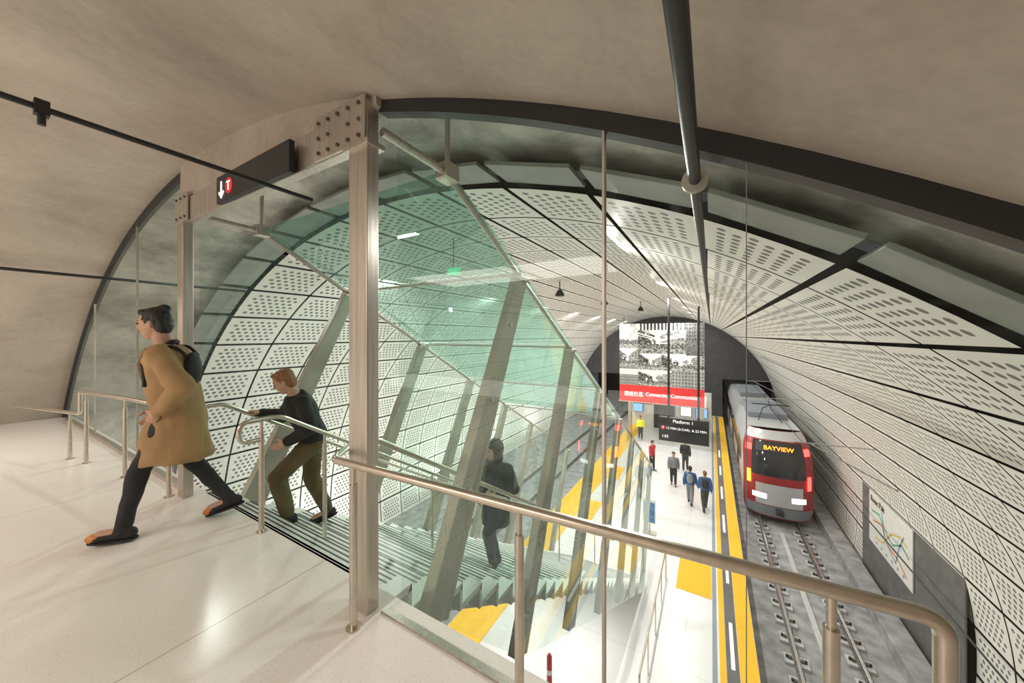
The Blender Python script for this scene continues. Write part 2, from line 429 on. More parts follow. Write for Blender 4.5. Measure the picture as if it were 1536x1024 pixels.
flat('tactile_strip',-6.08,-5.05,1.6,38,-6.2,.014,YEL,'broad yellow tactile strip on the far platform edge','tactile strip')
flat('tactile_mat',-.95,.0,11.6,13.7,-6.2,.012,YEL,'square yellow tactile mat on the white platform','tactile mat','platform tactile mats')
for y0 in (9.0,13.8,18.6):
    flat('tactile_mat',-5.0,-4.35,y0,y0+2,-6.2,.012,YEL,'square yellow tactile mat on the white platform','tactile mat','platform tactile mats')
for i in range(6):
    flat('edge_reflection',.40,.48,9.4+i*3.2,10.9+i*3.2,-6.19,.012,REFL,'glowing white strip imitating a reflection on the platform edge','reflection strip','platform edge reflections')  # glowing strips stand in for white reflections, no lamps here
def rail(x,y0,y1):
    e=thing('track_rail',(x,y0,-7.2),'polished steel running rail on the grey track bed','rail','track rails')
    MB().prism([(x-.07,y0,-7.12),(x+.07,y0,-7.12),(x+.07,y0,-7.10),(x+.012,y0,-7.08),(x+.012,y0,-7.0),(x-.012,y0,-7.0),(x-.012,y0,-7.08),(x-.07,y0,-7.10)],(0,y1-y0,0)).obj('rail_web',RUST,e)
    MB().box((x-.036,y0,-7.0),(x+.036,y1,-6.965)).obj('rail_head',RTOP,e,bevel=.008)
for x in (1.96,3.40,-8.2,-9.64): rail(x,3,50)
proto=None
for x in (1.96,3.40):
    for j in range(17):
        y=7.2+.75*j
        if proto is None:
            loc=V((x,y,-7.2))
            e=thing('rail_fastener',loc,'grey rail fastening block with bolts on the track bed','rail fastener','rail fasteners')
            p=[MB().box((x-.27,y-.17,-7.2),(x+.27,y+.17,-7.12)).obj('base_block',BLK2,e,bevel=.01)]
            for s in (-1,1): 
                p.append(MB().box((x+s*.13-.04,y-.05,-7.12),(x+s*.13+.04,y+.05,-7.07)).obj('clip',RUST,e,bevel=.01))
                p.append(MB().cyl((x+s*.2,y,-7.12),(x+s*.2,y,-7.05),.03).obj('bolt',BLACK,e))
            proto=(e,p,loc)
        else:
            e=proto[0].copy(); e.location=(x,y,-7.2); COL.objects.link(e)
            for c in proto[1]:
                d=c.copy(); d.parent=e; d.matrix_parent_inverse=Matrix.Translation(-proto[2]); COL.objects.link(d)
tag(MB().box((2.60,3,-7.2),(2.76,19,-7.14)).obj('track_conduit',BLK2,bevel=.02),'low grey conduit running between the rails','conduit')
tag(MB().box((4.25,3,-7.2),(4.8,38,-6.8)).obj('cable_trough',TRK,bevel=.02),'concrete cable trough beside the track','cable trough')
# ------------------------------------------------------------------ glazing panes
def arch_z(x,r=8.437): return CZ+math.sqrt(r*r-(x-CX)**2)
def pane(name,x0,x1,label,z0=0.0,mat=GLASS):
    n=max(4,int((x1-x0)*6)); pts=[]
    for i in range(n+1):
        x=x0+(x1-x0)*i/n; pts.append(V((x,1.30,max(z0+.01,arch_z(x)))))
    pts+=[V((x1,1.30,z0)),V((x0,1.30,z0))]
    struct(mesh(name,pts,[tuple(range(len(pts)))],mat),label)
pane('window_1',-1.60,-.36,'tall clear glass pane beside the steel post')
pane('window_2',-.34,.09,'tall clear glass pane with arched top')
pane('window_3',.10,2.4,'clear glass pane under the curving black arch')
pane('window_4',-6.09,-4.52,'clear glass pane beside the far steel post',mat=GLASSL)
pane('window_5',-8.19,-6.11,'clear glass pane under the falling arch',mat=GLASSL)
pane('window_6',-10.3,-8.21,'clear glass pane at the foot of the arch',mat=GLASSL)
tag(MB().box((-.3575,1.285,0.0),(-.3485,1.315,arch_z(-.35))).obj('glazing_mullion',STEEL),'slim vertical steel mullion between glass panes','mullion')
tag(MB().box((.0935,1.299,0.0),(.0965,1.301,arch_z(.1))).obj('glazing_joint',GREYC),'hairline grey vertical glass joint','glass joint','glass joints')
for x in (-6.1,-8.2):
    tag(MB().box((x-.008,1.29,0.0),(x+.008,1.31,arch_z(x))).obj('glazing_joint',STRUT),'thin grey vertical glass joint','glass joint','glass joints')
tag(MB().box((-10.3,1.27,0),(-4.52,1.33,.04)).obj('glazing_sill',STEEL),'low steel channel holding the glass wall','sill')
tag(MB().box((-1.6,1.28,-.0),(2.4,1.32,.010)).obj('glazing_sill',STEEL),'low steel channel holding the glass wall','sill')
# ------------------------------------------------------------------ portal frame
pf=thing('steel_portal_frame',(-1.72,1.26,0),'brushed steel portal with two posts and a bolted beam','portal frame')
MB().box((-1.80,1.22,0),(-1.64,1.30,2.86)).obj('post',STEEL,pf,bevel=.006)
MB().box((-4.47,1.22,0),(-4.33,1.30,2.86)).obj('post',STEEL,pf,bevel=.006)
MB().box((-4.33,1.225,2.62),(-1.80,1.295,2.84)).obj('beam',STEEL,pf,bevel=.006)
MB().box((-1.83,1.20,2.60),(-1.61,1.32,2.63)).obj('cap_collar',STEEL,pf,bevel=.003)
def gusset(x0,x1,nx,nz):
    g=MB().box((x0,1.205,2.62),(x1,1.219,2.88)).obj('gusset_plate',STEEL,pf,bevel=.003)
    for i in range(nx):
        for k in range(nz):
            if nx==5 and i in(2,) and k==1: continue
            x=x0+(x1-x0)*(i+.5)/nx; z=2.66+.18*k/(nz-1)
            b=MB().cyl((x,1.206,z),(x,1.196,z),.011).obj('bolt',RUST,None); b.parent=g
gusset(-2.12,-1.64,5,3); gusset(-4.48,-4.18,3,2)
sg=thing('direction_sign',(-2.9,1.18,2.6),'black overhead sign with white down arrow and red circle letter','sign')
MB().box((-3.42,1.165,2.60),(-2.33,1.20,2.81)).obj('sign_panel',BLACK,sg,bevel=.004)
MB().prism([(-3.335,1.160,2.76),(-3.315,1.160,2.76),(-3.315,1.160,2.66),(-3.29,1.160,2.685),(-3.277,1.160,2.672),(-3.325,1.160,2.625),(-3.373,1.160,2.672),(-3.36,1.160,2.685),(-3.335,1.160,2.66)],(0,.004,0)).obj('arrow',WLET,sg)
MB().cyl((-3.19,1.160,2.70),(-3.19,1.164,2.70),.06,28).obj('route_disc',REDB,sg)
text('lettering','T',.10,txtM((-3.222,1.158,2.665),(1,0,0)),WLET,sg)
# ------------------------------------------------------------------ overhead pipes
def pipe(x,z,y0,y1,r,label):
    e=thing('overhead_pipe',(x,y0,z),label,'pipe')
    MB().cyl((x,y0,z),(x,y1,z),r,18).obj('pipe_run',BLACK,e,True)
    return e
p=pipe(-.05,2.09,-6,30,.019,'thick black pipe running under the vault through the glass')
MB().cyl((-.05,1.34,2.09),(-.05,1.36,2.09),.042,24).obj('collar',STRUT,p,True)
for yy in (4.6,9.4): MB().box((-.06,yy,2.09),(-.04,yy+.03,2.60)).obj('hanger',BLACK,p)
p=pipe(-2.42,2.50,-6,1.36,.013,'thin black pipe hung under the concrete vault')
for yy in (.22,): 
    MB().box((-2.44,yy,2.47),(-2.40,yy+.04,2.53)).cyl((-2.42,yy+.02,2.43),(-2.42,yy+.02,2.47),.012).obj('pipe_clip',BLACK,p)
p=pipe(-7.4,2.36,-6,2.95,.020,'thin black pipe low on the concrete vault')
# ------------------------------------------------------------------ staircase
NS=36; RZ=6.2/NS; RY=.28; SY=1.42
st=thing('staircase',(-3.0,1.42,0),'long pale terrazzo stair with dark tread stripes','staircase')
mb=MB()
for k in range(1,NS):
    y0=SY+RY*(k-1); y1=y0+RY; z=-RZ*k
    mb.prism([(-4.3,y0-.035,z-.05),(-4.3,y0-.035,z+RZ-(.0 if k==1 else .05)),(-4.3,y0,z+RZ-(.0 if k==1 else .0)),(-4.3,y0,z),(-4.3,y1,z),(-4.3,y1,z-.05)],(2.5,0,0))
mb.box((-4.3,SY-.015,-.4),(-1.8,SY-.001,0))
mb.obj('flight',MST,st)
for xx in (-4.2,-3.1,-2.05):
    pts=[(xx,SY,-.235),(xx,SY+RY*35,-.235-RZ*35+.06),(xx,SY+RY*35,-6.195),(xx,SY+RY*34.3,-6.195),(xx,SY,-.33)]
    MB().prism(pts,(.05,0,0)).obj('stringer',WHITE,st,bevel=.004)
# ------------------------------------------------------------------ struts, rails, panels
def T(k): return (3.0+1.4*k,2.14-.77*k)
def Bm(k):
    y,z=T(k); return (y-1.25,z-2.55) if k==0 else (y-1.45,z-2.98)
for side,x in (('r',-1.66),('l',-4.40)):
    for k in range(7):
        ty,tz=T(k); by,bz=Bm(k); bz=max(bz,-6.1)
        e=thing('enclosure_strut',(x,by,bz),'leaning tapered grey steel strut holding the stair glazing','strut','stair enclosure struts')
        d=V((0,ty-by,tz-bz)).normalized(); n=V((0,-d.z,d.y))
        a=V((x-.05,by,bz)); b=V((x-.05,ty,tz)); xo=V((.10,0,0))
        MB().prism([a-n*.13,a+n*.13,b+n*.08,b-n*.08],xo).obj('strut_body',STRUT,e,bevel=.008)
        MB().box((x-.06,ty-.10,tz-.05),(x+.06,ty+.10,tz-.005)).obj('head_bracket',STEEL,e,bevel=.006)
        for q in (.3,.55,.8):
            c=a.lerp(b,q)+V((.10 if side=='r' else 0,0,0)); s=1 if side=='r' else -1
            MB().cyl(c+n*.04,c+n*.04+V((s*.02,0,0)),.018).obj('glass_fitting',RTOP,e,True)
    e=thing('enclosure_top_rail',(x,1.34,2.72),'sloping round steel rail along the top of the stair glazing','top rail','stair enclosure top rails')
    ty,tz=T(6)
    MB().sweep(fillet([(x,1.34,2.74),(x,1.9,2.73),(x,ty,tz+.03)],.1),.026,16).obj('tube',STEEL,e,True)
    MB().box((x-.06,1.84,2.67),(x+.06,1.98,2.79)).obj('hanger_block',STEEL,e,bevel=.01)
    MB().cyl((x,1.91,2.79),(x,1.91,3.45),.02).obj('hanger_rod',STEEL,e,True)
    for k in range(-1,6):
        gx=x+(.075 if side=='r' else -.075)
        if k==-1:
            pts=[(gx,1.38,2.68),(gx,1.9,2.68),(gx,T(0)[0]-.02,T(0)[1]-.02),(gx,Bm(0)[0]-.02,Bm(0)[1]-.02),(gx,1.42,-.42)]
        else:
            u=V((0,T(k+1)[0]-T(k)[0],T(k+1)[1]-T(k)[1])).normalized()*.02
            t0,t1,b0,b1=[V((gx,*q)) for q in (T(k),T(k+1),Bm(k),Bm(k+1))]
            for q in (b0,b1): q.z=max(q.z,-6.1)
            pts=[t0+u,t1-u,b1-u,b0+u]
        tag(mesh('stair_glass_panel',[V(p_) for p_ in pts],[tuple(range(len(pts)))],GSTAIR),'slanted pale green glass panel enclosing the stair','glass panel','stair glass panels')
lst=[(1.9,2.76)]+[T(k) for k in range(4)]
for i in range(len(lst)-1):
    (y0,z0),(y1,z1)=lst[i],lst[i+1]; z0+=.06 if i else 0; z1+=.06
    u=V((0,y1-y0,z1-z0)).normalized()*.012
    a=V((-4.42,y0,z0))+u; b=V((-1.64,y0,z0))+u; c=V((-1.64,y1,z1))-u; d=V((-4.42,y1,z1))-u
    tag(mesh('canopy_glass_panel',[a,b,c,d],[(0,1,2,3)],GCAN),'sea-green glass panel roofing the stair','canopy glass','stair canopy panels')
for k in range(4):
    y,z=T(k)
    tag(MB().cyl((-4.33,y,z+.02),(-1.73,y,z+.02),.014).obj('canopy_cross_tube',STEEL,None,True),'thin steel tube crossing under the glass canopy','cross tube','canopy cross tubes')
# ------------------------------------------------------------------ handrails
RR=.021
def tubeobj(name,pts,r,parent,mat=RAIL,f=.05): return MB().sweep(fillet(pts,f),r,16).obj(name,mat,parent,True)
def post(x,y,z0,z1,parent,r=.019):
    MB().cyl((x,y,z0),(x,y,z1-.10),r).cyl((x,y,z1-.10),(x,y,z1-.01),r*.62).obj('rail_post',RAIL,parent,True)
    MB().cyl((x,y,z0),(x,y,z0+.008),r*2).obj('base_flange',RAIL,parent,True)
fr=thing('guard_handrail',(-1.66,1.14,0),'round stainless handrail on posts along the mezzanine glass','handrail')
sl=RZ/RY
yb=10.6
tubeobj('rail_tube',[(.490,1.245,.02),(.490,1.245,.86),(-1.82,1.14,.86),(-1.93,1.3,.86),(-1.93,1.50,.86),(-1.93,yb,.86-sl*(yb-1.5))],RR,fr)
for x in (-1.64,-.66,.28): post(x,1.245+.0484*(x-.515),0,.86,fr)
for k in range(1,7):
    y=1.45+1.4*k; z=.86-sl*(y-1.5)
    MB().sweep(fillet([(-1.93,y,z),(-1.93,y,z-.07),(-1.72,y,z-.07)],.03),.009,8).obj('rail_bracket',RAIL,fr,True)
lf=thing('guard_handrail',(-6.57,1.03,0),'round stainless handrail running to and down the stair','handrail')
tubeobj('rail_tube',[(-8.4,.6,.58),(-6.75,.95,.58),(-6.75,.95,.86),(-5.5,1.10,.86),(-4.25,1.20,.86),(-4.25,1.50,.86),(-4.25,yb,.86-sl*(yb-1.5))],RR,lf)
post(-6.95,.90,0,.58,lf)
for x,y in ((-6.55,.97),(-5.55,1.09),(-4.5,1.17)): post(x,y,0,.86,lf)
for k in range(1,7):
    y=1.45+1.4*k; z=.86-sl*(y-1.5)
    MB().sweep(fillet([(-4.25,y,z),(-4.25,y,z-.07),(-4.34,y,z-.07)],.03),.009,8).obj('rail_bracket',RAIL,lf,True)
cf=thing('centre_handrail',(-3.07,1.35,0),'looped stainless handrail dividing the stair','handrail')
tubeobj('rail_tube',[(-3.07,yb,.89-sl*(yb-1.46)),(-3.07,1.46,.89),(-3.07,1.18,.89),(-3.07,1.18,.73),(-3.07,1.33,.73)],RR*.85,cf,f=.08)
post(-3.07,1.33,0,.88,cf)
for k in range(2,34,5):
    y=SY+RY*(k-.5); post(-3.07,y,-RZ*k,.89-sl*(y-1.46),cf)
pg=thing('platform_guardrail',(-1.4,7,-6.2),'low steel guardrail standing on the platform beside the stair','guardrail')
tubeobj('rail_tube',[(-1.25,7.2,-6.19),(-1.25,7.2,-5.25),(-1.25,11.8,-5.25),(-1.25,11.8,-6.19)],.022,pg)
for i in range(3): MB().cyl((-1.25,8.3+i*1.2,-6.2),(-1.25,8.3+i*1.2,-5.27),.016).obj('rail_post',RAIL,pg,True)
bo=thing('marker_post',(-2.9,6.5,-6.2),'red flexible marker post with a silver band','marker post')
MB().cyl((-2.9,6.5,-6.2),(-2.9,6.5,-6.15),.14,20).obj('base',BLACK,bo,True)
MB().sweep([(-2.9,6.5,-6.15),(-2.9,6.5,-5.1),(-2.9,6.5,-5.05)],[.055,.055,.03],20).obj('tube',RED,bo,True)
MB().cyl((-2.9,6.5,-5.45),(-2.9,6.5,-5.35),.058,20).obj('reflective_band',RTOP,bo,True)
isd=thing('information_stand',(-2.1,14.3,-6.2),'slim steel stand with a blue poster on the platform','information stand')
MB().box((-2.35,14.15,-6.2),(-1.85,14.45,-6.16)).box((-2.13,14.27,-6.16),(-2.07,14.33,-5.3)).obj('stand_frame',STEEL,isd,bevel=.005)
MB().box((-2.33,14.2,-5.75),(-1.87,14.25,-4.85)).obj('poster_board',WHITE,isd,bevel=.005)
MB().box((-2.30,14.19,-5.72),(-1.90,14.2,-4.95)).obj('poster',BLUEP,isd)
# ------------------------------------------------------------------ mural
def painted(name,nx,nz,fn,place,parent):
    vs=[];fs=[]
    for j in range(nz+1):
        for i in range(nx+1): vs.append(place(i/nx,j/nz))
    for j in range(nz):
        for i in range(nx): fs.append((j*(nx+1)+i,j*(nx+1)+i+1,(j+1)*(nx+1)+i+1,(j+1)*(nx+1)+i))
    me=bpy.data.meshes.new(name); me.from_pydata([tuple(v) for v in vs],[],fs)
    at=me.color_attributes.new('Col','FLOAT_COLOR','CORNER')
    buf=[]
    for j in range(nz):
        for i in range(nx):
            c=fn((i+.5)/nx,(j+.5)/nz); buf+=[c[0],c[1],c[2],1]*4
    at.data.foreach_set('color',buf)
    me.update(); return addobj(name,me,parent,MPRINT)
def h(*a):
    x=math.sin(sum(v*w for v,w in zip(a,(12.9898,78.233,37.719))))*43758.5453; return x-math.floor(x)
def fac(u,v,nx,ny,seed,lo,hi):
    a=(u*nx)%1; b=(v*ny)%1
    g=hi-.15*h(int(u*nx*.3),seed)
    if .25<a<.75 and .2<b<.75: g=lo+.12*h(int(u*nx),int(v*ny),seed)
    return g
def crowd(u,v,s):
    n=noise.noise(V((u*38,v*30,s))); return .04 if n>.08 else (.42 if n<-.25 else .16)
def street(u,v,s):
    cu=.5+.1*math.sin(s*3); d=abs(u-cu); sd=u>cu
    sky=v-(.55+.9*d*(.7+.3*h(s,int(u*5))))
    if v>.32 and sky<0 and d>.05:
        n=noise.noise(V((u*14,v*14,s)))
        g=(.30 if sd else .12)+.22*n
        if ((v-.3)/(d+.15)*4)%1<.35 and (math.log(d+.03)*6)%1<.5: g*=.25
        if .05<d<.28 and n>.25: g=.75
        return g
    if v>.32: return .72+.12*noise.noise(V((u*5,v*5,s)))
    if v>.17: return crowd(u,v,s)
    return .42+.12*noise.noise(V((u*8,v*30,s)))-(.3 if crowd(u*.6,v*.6,s+3)<.1 else 0)
# photographs of uneven size, softly butted together
TILES=[(.24,.80,.52,1,1),(.80,1,.50,1,2),(0,.24,.60,1,0),(0,.24,.30,.60,3),(.24,.52,.26,.52,4),(.52,1,.26,.52,5),(0,.24,0,.30,6),(.24,.64,0,.26,7),(.64,1,0,.26,8)]
def muralcol(u,v):
    for (a,b,c,d,t) in TILES:
        if a<=u<b and c<=v<d:
            uu=(u-a)/(b-a); vv=(v-c)/(d-c)
            if t==1:
                if vv>.78 and (uu*13)%1<.45: g=.8
                elif vv>.78: g=.04
                elif abs(vv-(.68-.22*(1-abs(uu-.5)*2)))<.02: g=.85
                elif abs(vv-(.60-.18*(1-abs(uu-.5)*2)))<.012: g=.75
                else: g=street(uu,vv,1.3)*.8
            elif t==2: g=.03+.10*fac(uu,vv,7,9,2,0,.8) if vv>.45 else .3*crowd(uu*.5,vv*.5,2)+.06
            elif t==6: g=.62 if abs(vv-.72)<.15 else .10+.2*fac(uu,vv,14,6,4,.0,.9)
            elif t==8: g=.06+.35*fac(uu,vv,10,5,8,.05,.8)
            elif t==0: g=.62+.35*noise.noise(V((uu*7,vv*7,5))) if vv>.35 else street(uu,vv,2.2)
            else: g=street(uu,vv,t+.37)
            g=max(.01,min(.85,g+.10*noise.noise(V((u*60,v*60,2))))); return (g,g*.99,g*.96)
    return (.5,.5,.48)
mu=thing('hanging_banner',(-3.15,26,-3.1),'large black-and-white street photograph banner with red text band','banner')
MX0,MX1=-5.9,-.4
painted('photo_collage',230,190,muralcol,lambda u,v:V((MX0+(MX1-MX0)*u,25.97,-2.05+4.45*v)),mu)
MB().box((MX0,25.98,-3.25),(MX1,26.08,2.4)).obj('backing',WHITE,mu)
MB().box((MX0,25.95,-3.25),(MX1,25.975,-2.05)).obj('red_band',REDB,mu)
t_=text('lettering','連結社區',.36,txtM((0,25.94,0),(1,0,0)),WLET,mu); fitx(t_,MX0+.35,MX0+1.65,-2.86)
t_=text('lettering','Connecting Communities',.40,txtM((0,25.94,0),(1,0,0)),WLET,mu,ext=.003); fitx(t_,MX0+1.85,MX0+5.25,-2.86)
for xx in (MX0+.3,MX1-.3): MB().cyl((xx,26.03,2.4),(xx,26.03,2.9),.03).obj('hanger_rod',BLACK,mu)
struct(MB().box((-6.1,31,-6.2),(.0,31.2,-3.0)).obj('wall_lobby',WHITE),'white lobby wall under the banner')
struct(MB().box((-4.2,30.93,-6.2),(-2.6,30.99,-3.9)).obj('door_1',TGL),'dark glazed lobby doorway')
for i,xx in enumerate((-5.9,-2.2,-1.1)):
    e=thing('information_screen',(xx+.4,30.9,-4.9),'lit blue information screen on the white lobby wall','screen','lobby screens')
    MB().box((xx,30.88,-5.0),(xx+.85,30.96,-4.2)).obj('bezel',BLACK,e,bevel=.01)
    MB().box((xx+.05,30.865,-4.95),(xx+.8,30.88,-4.25)).obj('screen',BLUES if i!=1 else WLET,e)
tag(MB().box((-5.3,27.8,-3.72),(-3.9,27.9,-3.42)).obj('hanging_sign_board',BLACK,bevel=.01),'black hanging wayfinding board beneath the banner','sign board')
for xx in (-5.6,-.7):
    tag(MB().box((xx,27.5,-6.2),(xx+.25,27.75,-3.35)).obj('lobby_column',STEEL,bevel=.02),'square steel column beneath the banner','column','lobby columns')
tag(MB().box((-6.0,26.2,-3.35),(-.3,30.99,-3.26)).obj('lobby_canopy',WHITE),'white flat canopy over the lobby','canopy')
for i in range(3):
    tag(MB().box((-5.2+1.8*i,28,-3.41),(-5.0+1.8*i,30,-3.355)).obj('lobby_luminaire',LUM),'linear white luminaire under the lobby canopy','luminaire','lobby luminaires')
# ------------------------------------------------------------------ platform display
ds=thing('platform_display',(-1.0,15.6,-2.4),'black arrival display hanging on two rods over the platform','display')
DX0,DX1,DZ0,DZ1=-1.92,-.08,-2.85,-1.86
MB().box((DX0,15.55,DZ0),(DX1,15.8,DZ1)).obj('housing',BLACK,ds,bevel=.02)
MB().box((DX0+.05,15.535,DZ0+.05),(DX1-.05,15.55,DZ1-.25)).obj('screen',TGL,ds)
text('lettering','Platform 1',.18,txtM(((DX0+DX1)/2,15.53,DZ1-.19),(1,0,0)),WLET,ds,'CENTER')
MB().cyl((DX0+.17,15.53,DZ0+.56),(DX0+.17,15.534,DZ0+.56),.08,20).obj('route_disc',REDB,ds)
text('lettering','T',.13,txtM((DX0+.13,15.527,DZ0+.515),(1,0,0)),WLET,ds)
text('lettering','12 MIN (2-CAR)  & 22 MIN',.13,txtM((DX0+.28,15.53,DZ0+.515),(1,0,0)),WLET,ds)
text('lettering','1:55',.15,txtM((DX0+.12,15.53,DZ0+.16),(1,0,0)),WLET,ds)
for xx in (-1.55,-.45): MB().cyl((xx,15.65,DZ1),(xx,15.65,arcpt(LX,LZ,LR,math.degrees(math.asin((xx-LX)/LR)),0).z-.02),.045).obj('hanger_rod',BLACK,ds)
for (x,y) in ((-4.6,11.2),(-4.2,15.5),(-3.4,20)):
    zt=LZ+math.sqrt(LR**2-(x-LX)**2)-.02
    e=thing('pendant_speaker',(x,y,zt),'small dark bell-shaped pendant under the vault','pendant','vault pendants')
    MB().cyl((x,y,zt-.3),(x,y,zt),.02).obj('stem',BLACK,e)
    MB().sweep([(x,y,zt-.3),(x,y,zt-.36),(x,y,zt-.5),(x,y,zt-.54)],[.05,.10,.17,.15],20).obj('bell',BLACK,e,True)
ex=thing('exit_sign_reflection',(-4.3,5.1,2.75),'small glowing green exit sign put where its reflection shows','sign')  # glowing box stands in for the reflection of an exit sign
MB().box((-4.45,5.1,2.72),(-4.15,5.14,2.86)).obj('sign_box',GRN,ex,bevel=.006)
text('lettering','EXIT',.10,txtM((-4.3,5.095,2.755),(1,0,0)),WLET,ex,'CENTER')
MB().cyl((-4.3,5.12,2.86),(-4.3,5.12,3.45),.01).obj('stem',BLACK,ex)
# ------------------------------------------------------------------ wall map
struct(MB().box((4.93,11.78,-7.15),(4.96,17.82,-3.85)).obj('wall_recess',DGREY),'dark grey service wall panel beside the track')
mp=thing('station_map_panel',(4.9,15.5,-5.6),'white wall panel with coloured transit map lines','map panel')
MB().box((4.89,14.0,-5.72),(4.92,17.05,-3.95)).obj('panel',WHITE,mp,bevel=.004)
def mapline(pts,w=.03):
    for i in range(len(pts)-1):
        a=V((4.885,*pts[i])); b=V((4.885,*pts[i+1])); n=(b-a).normalized().cross(V((1,0,0)))*w
        MBl.prism([a+n,b+n,b-n,a-n],(.004,0,0))
for nm,cc,pts in (('a',(.15,.40,.35),[(16.8,-4.6),(16.2,-4.5),(15.6,-4.9),(15.2,-5.0),(14.6,-4.7),(14.2,-4.9)]),
                  ('b',(.6,.27,.12),[(16.7,-4.9),(16.0,-4.75),(15.5,-5.2),(14.9,-5.25),(14.3,-5.5)]),
                  ('c',(.2,.35,.5),[(16.0,-4.3),(15.8,-5.1),(15.0,-5.45),(14.8,-4.9),(14.5,-4.4)]),
                  ('d',(.65,.5,.15),[(16.5,-5.4),(15.9,-5.3),(15.3,-4.7),(14.7,-4.5),(14.3,-4.6)])):
    MBl=MB(); mapline(pts); MBl.obj('map_line',pbr('map_ink_'+nm,cc,.6),mp)
text('lettering','Rose Pak',.30,txtM((4.88,16.9,-4.28),(0,-1,0)),BLACK,mp)
for i in range(6):
    MB().cyl((4.886,16.4-i*.38,-5.55),(4.89,16.4-i*.38,-5.55),.05).obj('map_symbol',BLUEG,mp)
# ------------------------------------------------------------------ train
tr=thing('light_rail_train',(2.68,19.7,-7.2),'silver and red light rail train arriving with lit headlights','train')
XC=2.68; ZB,ZT=-6.85,-3.05
def hw(z): return 1.325-.28*max(0,(z+4.1)/1.05)**2-.10*max(0,(-6.2-z)/.65)**2
def fy(xn,z): return 19.7+.55*abs(xn)**3.2+.20*max(0,z+5.35)**1.9
nx,nz=16,20; vs=[];fs=[]
for j in range(nz+1):
    z=ZB+(ZT-ZB)*j/nz
    for i in range(nx+1):
        xn=-1+2*i/nx; vs.append((XC+xn*hw(z),fy(xn,z),z))
for j in range(nz):
    for i in range(nx): fs.append((j*(nx+1)+i,j*(nx+1)+i+1,(j+1)*(nx+1)+i+1,(j+1)*(nx+1)+i))
mesh('front_mask',vs,fs,REDT,tr,True)
def side(sgn,y0,y1,z0,z1,off=.0,mat=TRW,name='side',n=10):
    vs=[];fs=[]
    for j in range(n+1):
        z=z0+(z1-z0)*j/n
        for y in (y0,y1):
            yy=max(y,fy(1,z)) ; vs.append((XC+sgn*(hw(z)+off),yy,z))
    for j in range(n): fs.append((2*j,2*j+1,2*j+3,2*j+2))
    return mesh(name,vs,fs,mat,tr,True)
vs=[];fs=[]
def ring(y):
    r=[]
    for j in range(nz+1):
        z=ZB+(ZT-ZB)*j/nz; r.append((XC-hw(z),max(y,fy(1,z)),z))
    for j in range(nz,-1,-1):
        z=ZB+(ZT-ZB)*j/nz; r.append((XC+hw(z),max(y,fy(1,z)),z))
    return r
r0,r1,r2=ring(19.0),ring(20.6),ring(50); N=len(r0)
vs=r0+r1+r2
for q in (0,1):
    for k in range(N): fs.append((q*N+k,q*N+(k+1)%N,(q+1)*N+(k+1)%N,(q+1)*N+k))
o=mesh('car_body',vs,fs,TRW,tr,False)
def frontpatch(name,xa,xb,z0,z1,mat,off=.015,n=10,taper=0):
    vs=[];fs=[]
    for j in range(n+1):
        z=z0+(z1-z0)*j/n; t=j/n
        for i in range(n+1):
            xn=xa+(xb-xa)*i/n; xn*=1-taper*t
            vs.append((XC+xn*hw(z),fy(xn,z)-off,z))
    for j in range(n):
        for i in range(n): fs.append((j*(n+1)+i,j*(n+1)+i+1,(j+1)*(n+1)+i+1,(j+1)*(n+1)+i))
    return mesh(name,vs,fs,mat,tr,True)
frontpatch('windshield',-.78,.78,-5.0,-3.50,TGL,.02,taper=.06)
frontpatch('roof_brow',-.98,.98,-3.45,-3.06,TRW,.02)
frontpatch('destination_display',-.66,.66,-3.94,-3.56,BLACK,.03)
t_=text('lettering','BAYVIEW',.27,txtM((XC-.54,fy(.3,-3.7)-.13,-3.86),(1,0,0),(0,.28,1)),AMB,tr)
frontpatch('bumper',-.95,.95,-6.80,-6.35,GREYC,.03)
frontpatch('lower_apron',-.66,.66,-6.32,-5.35,TRW,.02)
for s in (-1,1):
    frontpatch('headlamp',s*.55-.20,s*.55+.20,-6.04,-5.82,HL,.035)
    frontpatch('marker_lamp',s*.85-.06,s*.85+.06,-5.45,-4.85,AMB if s<0 else REDL,.04)
    frontpatch('top_lamp',s*.84-.09,s*.84+.09,-4.0,-3.72,REDL,.04)
    side(s,21.8,50,-5.05,-4.05,.012,TGL,'window_band')
    side(s,21.4,50,-6.1,-5.95,.012,RED,'side_stripe')
    for q in range(4):
        side(s,23.2+5.6*q,24.5+5.6*q,-6.7,-3.95,.02,TRW,'door_leaf')
        side(s,23.35+5.6*q,24.35+5.6*q,-5.9,-4.2,.03,TGL,'door_window')
MB().box((XC-.9,23.5,-3.08),(XC+.9,28,-2.75)).box((XC-.8,31,-3.08),(XC+.8,36,-2.7)).obj('roof_equipment',GREYC,tr,bevel=.05)
MB().sweep([(XC-.5,22.6,-3.0),(XC-.2,23.8,-2.55),(XC,22.6,-2.15)],.025,8).sweep([(XC+.5,22.6,-3.0),(XC+.2,23.8,-2.55),(XC,22.6,-2.15)],.025,8).cyl((XC-.8,22.6,-2.13),(XC+.8,22.6,-2.13),.03).obj('pantograph',BLACK,tr)
MB().box((XC-.14,19.35,-6.6),(XC+.14,19.8,-6.4)).obj('coupler',BLACK,tr,bevel=.03)
for yy in (21.2,23.0,30,32):
    mb=MB()
    for xx in (1.96,3.40): mb.cyl((xx-.05,yy,-6.67),(xx+.05,yy,-6.67),.295,24)
    mb.cyl((1.96,yy,-6.67),(3.4,yy,-6.67),.06).obj('wheelset',RUST,tr)
tag(MB().cyl((XC,3.5,-2.1),(XC,38,-2.1),.012,8).obj('contact_wire',BLACK),'thin overhead contact wire above the track','wire')
def lxz(z): return LX+math.sqrt(LR**2-(z-LZ)**2)
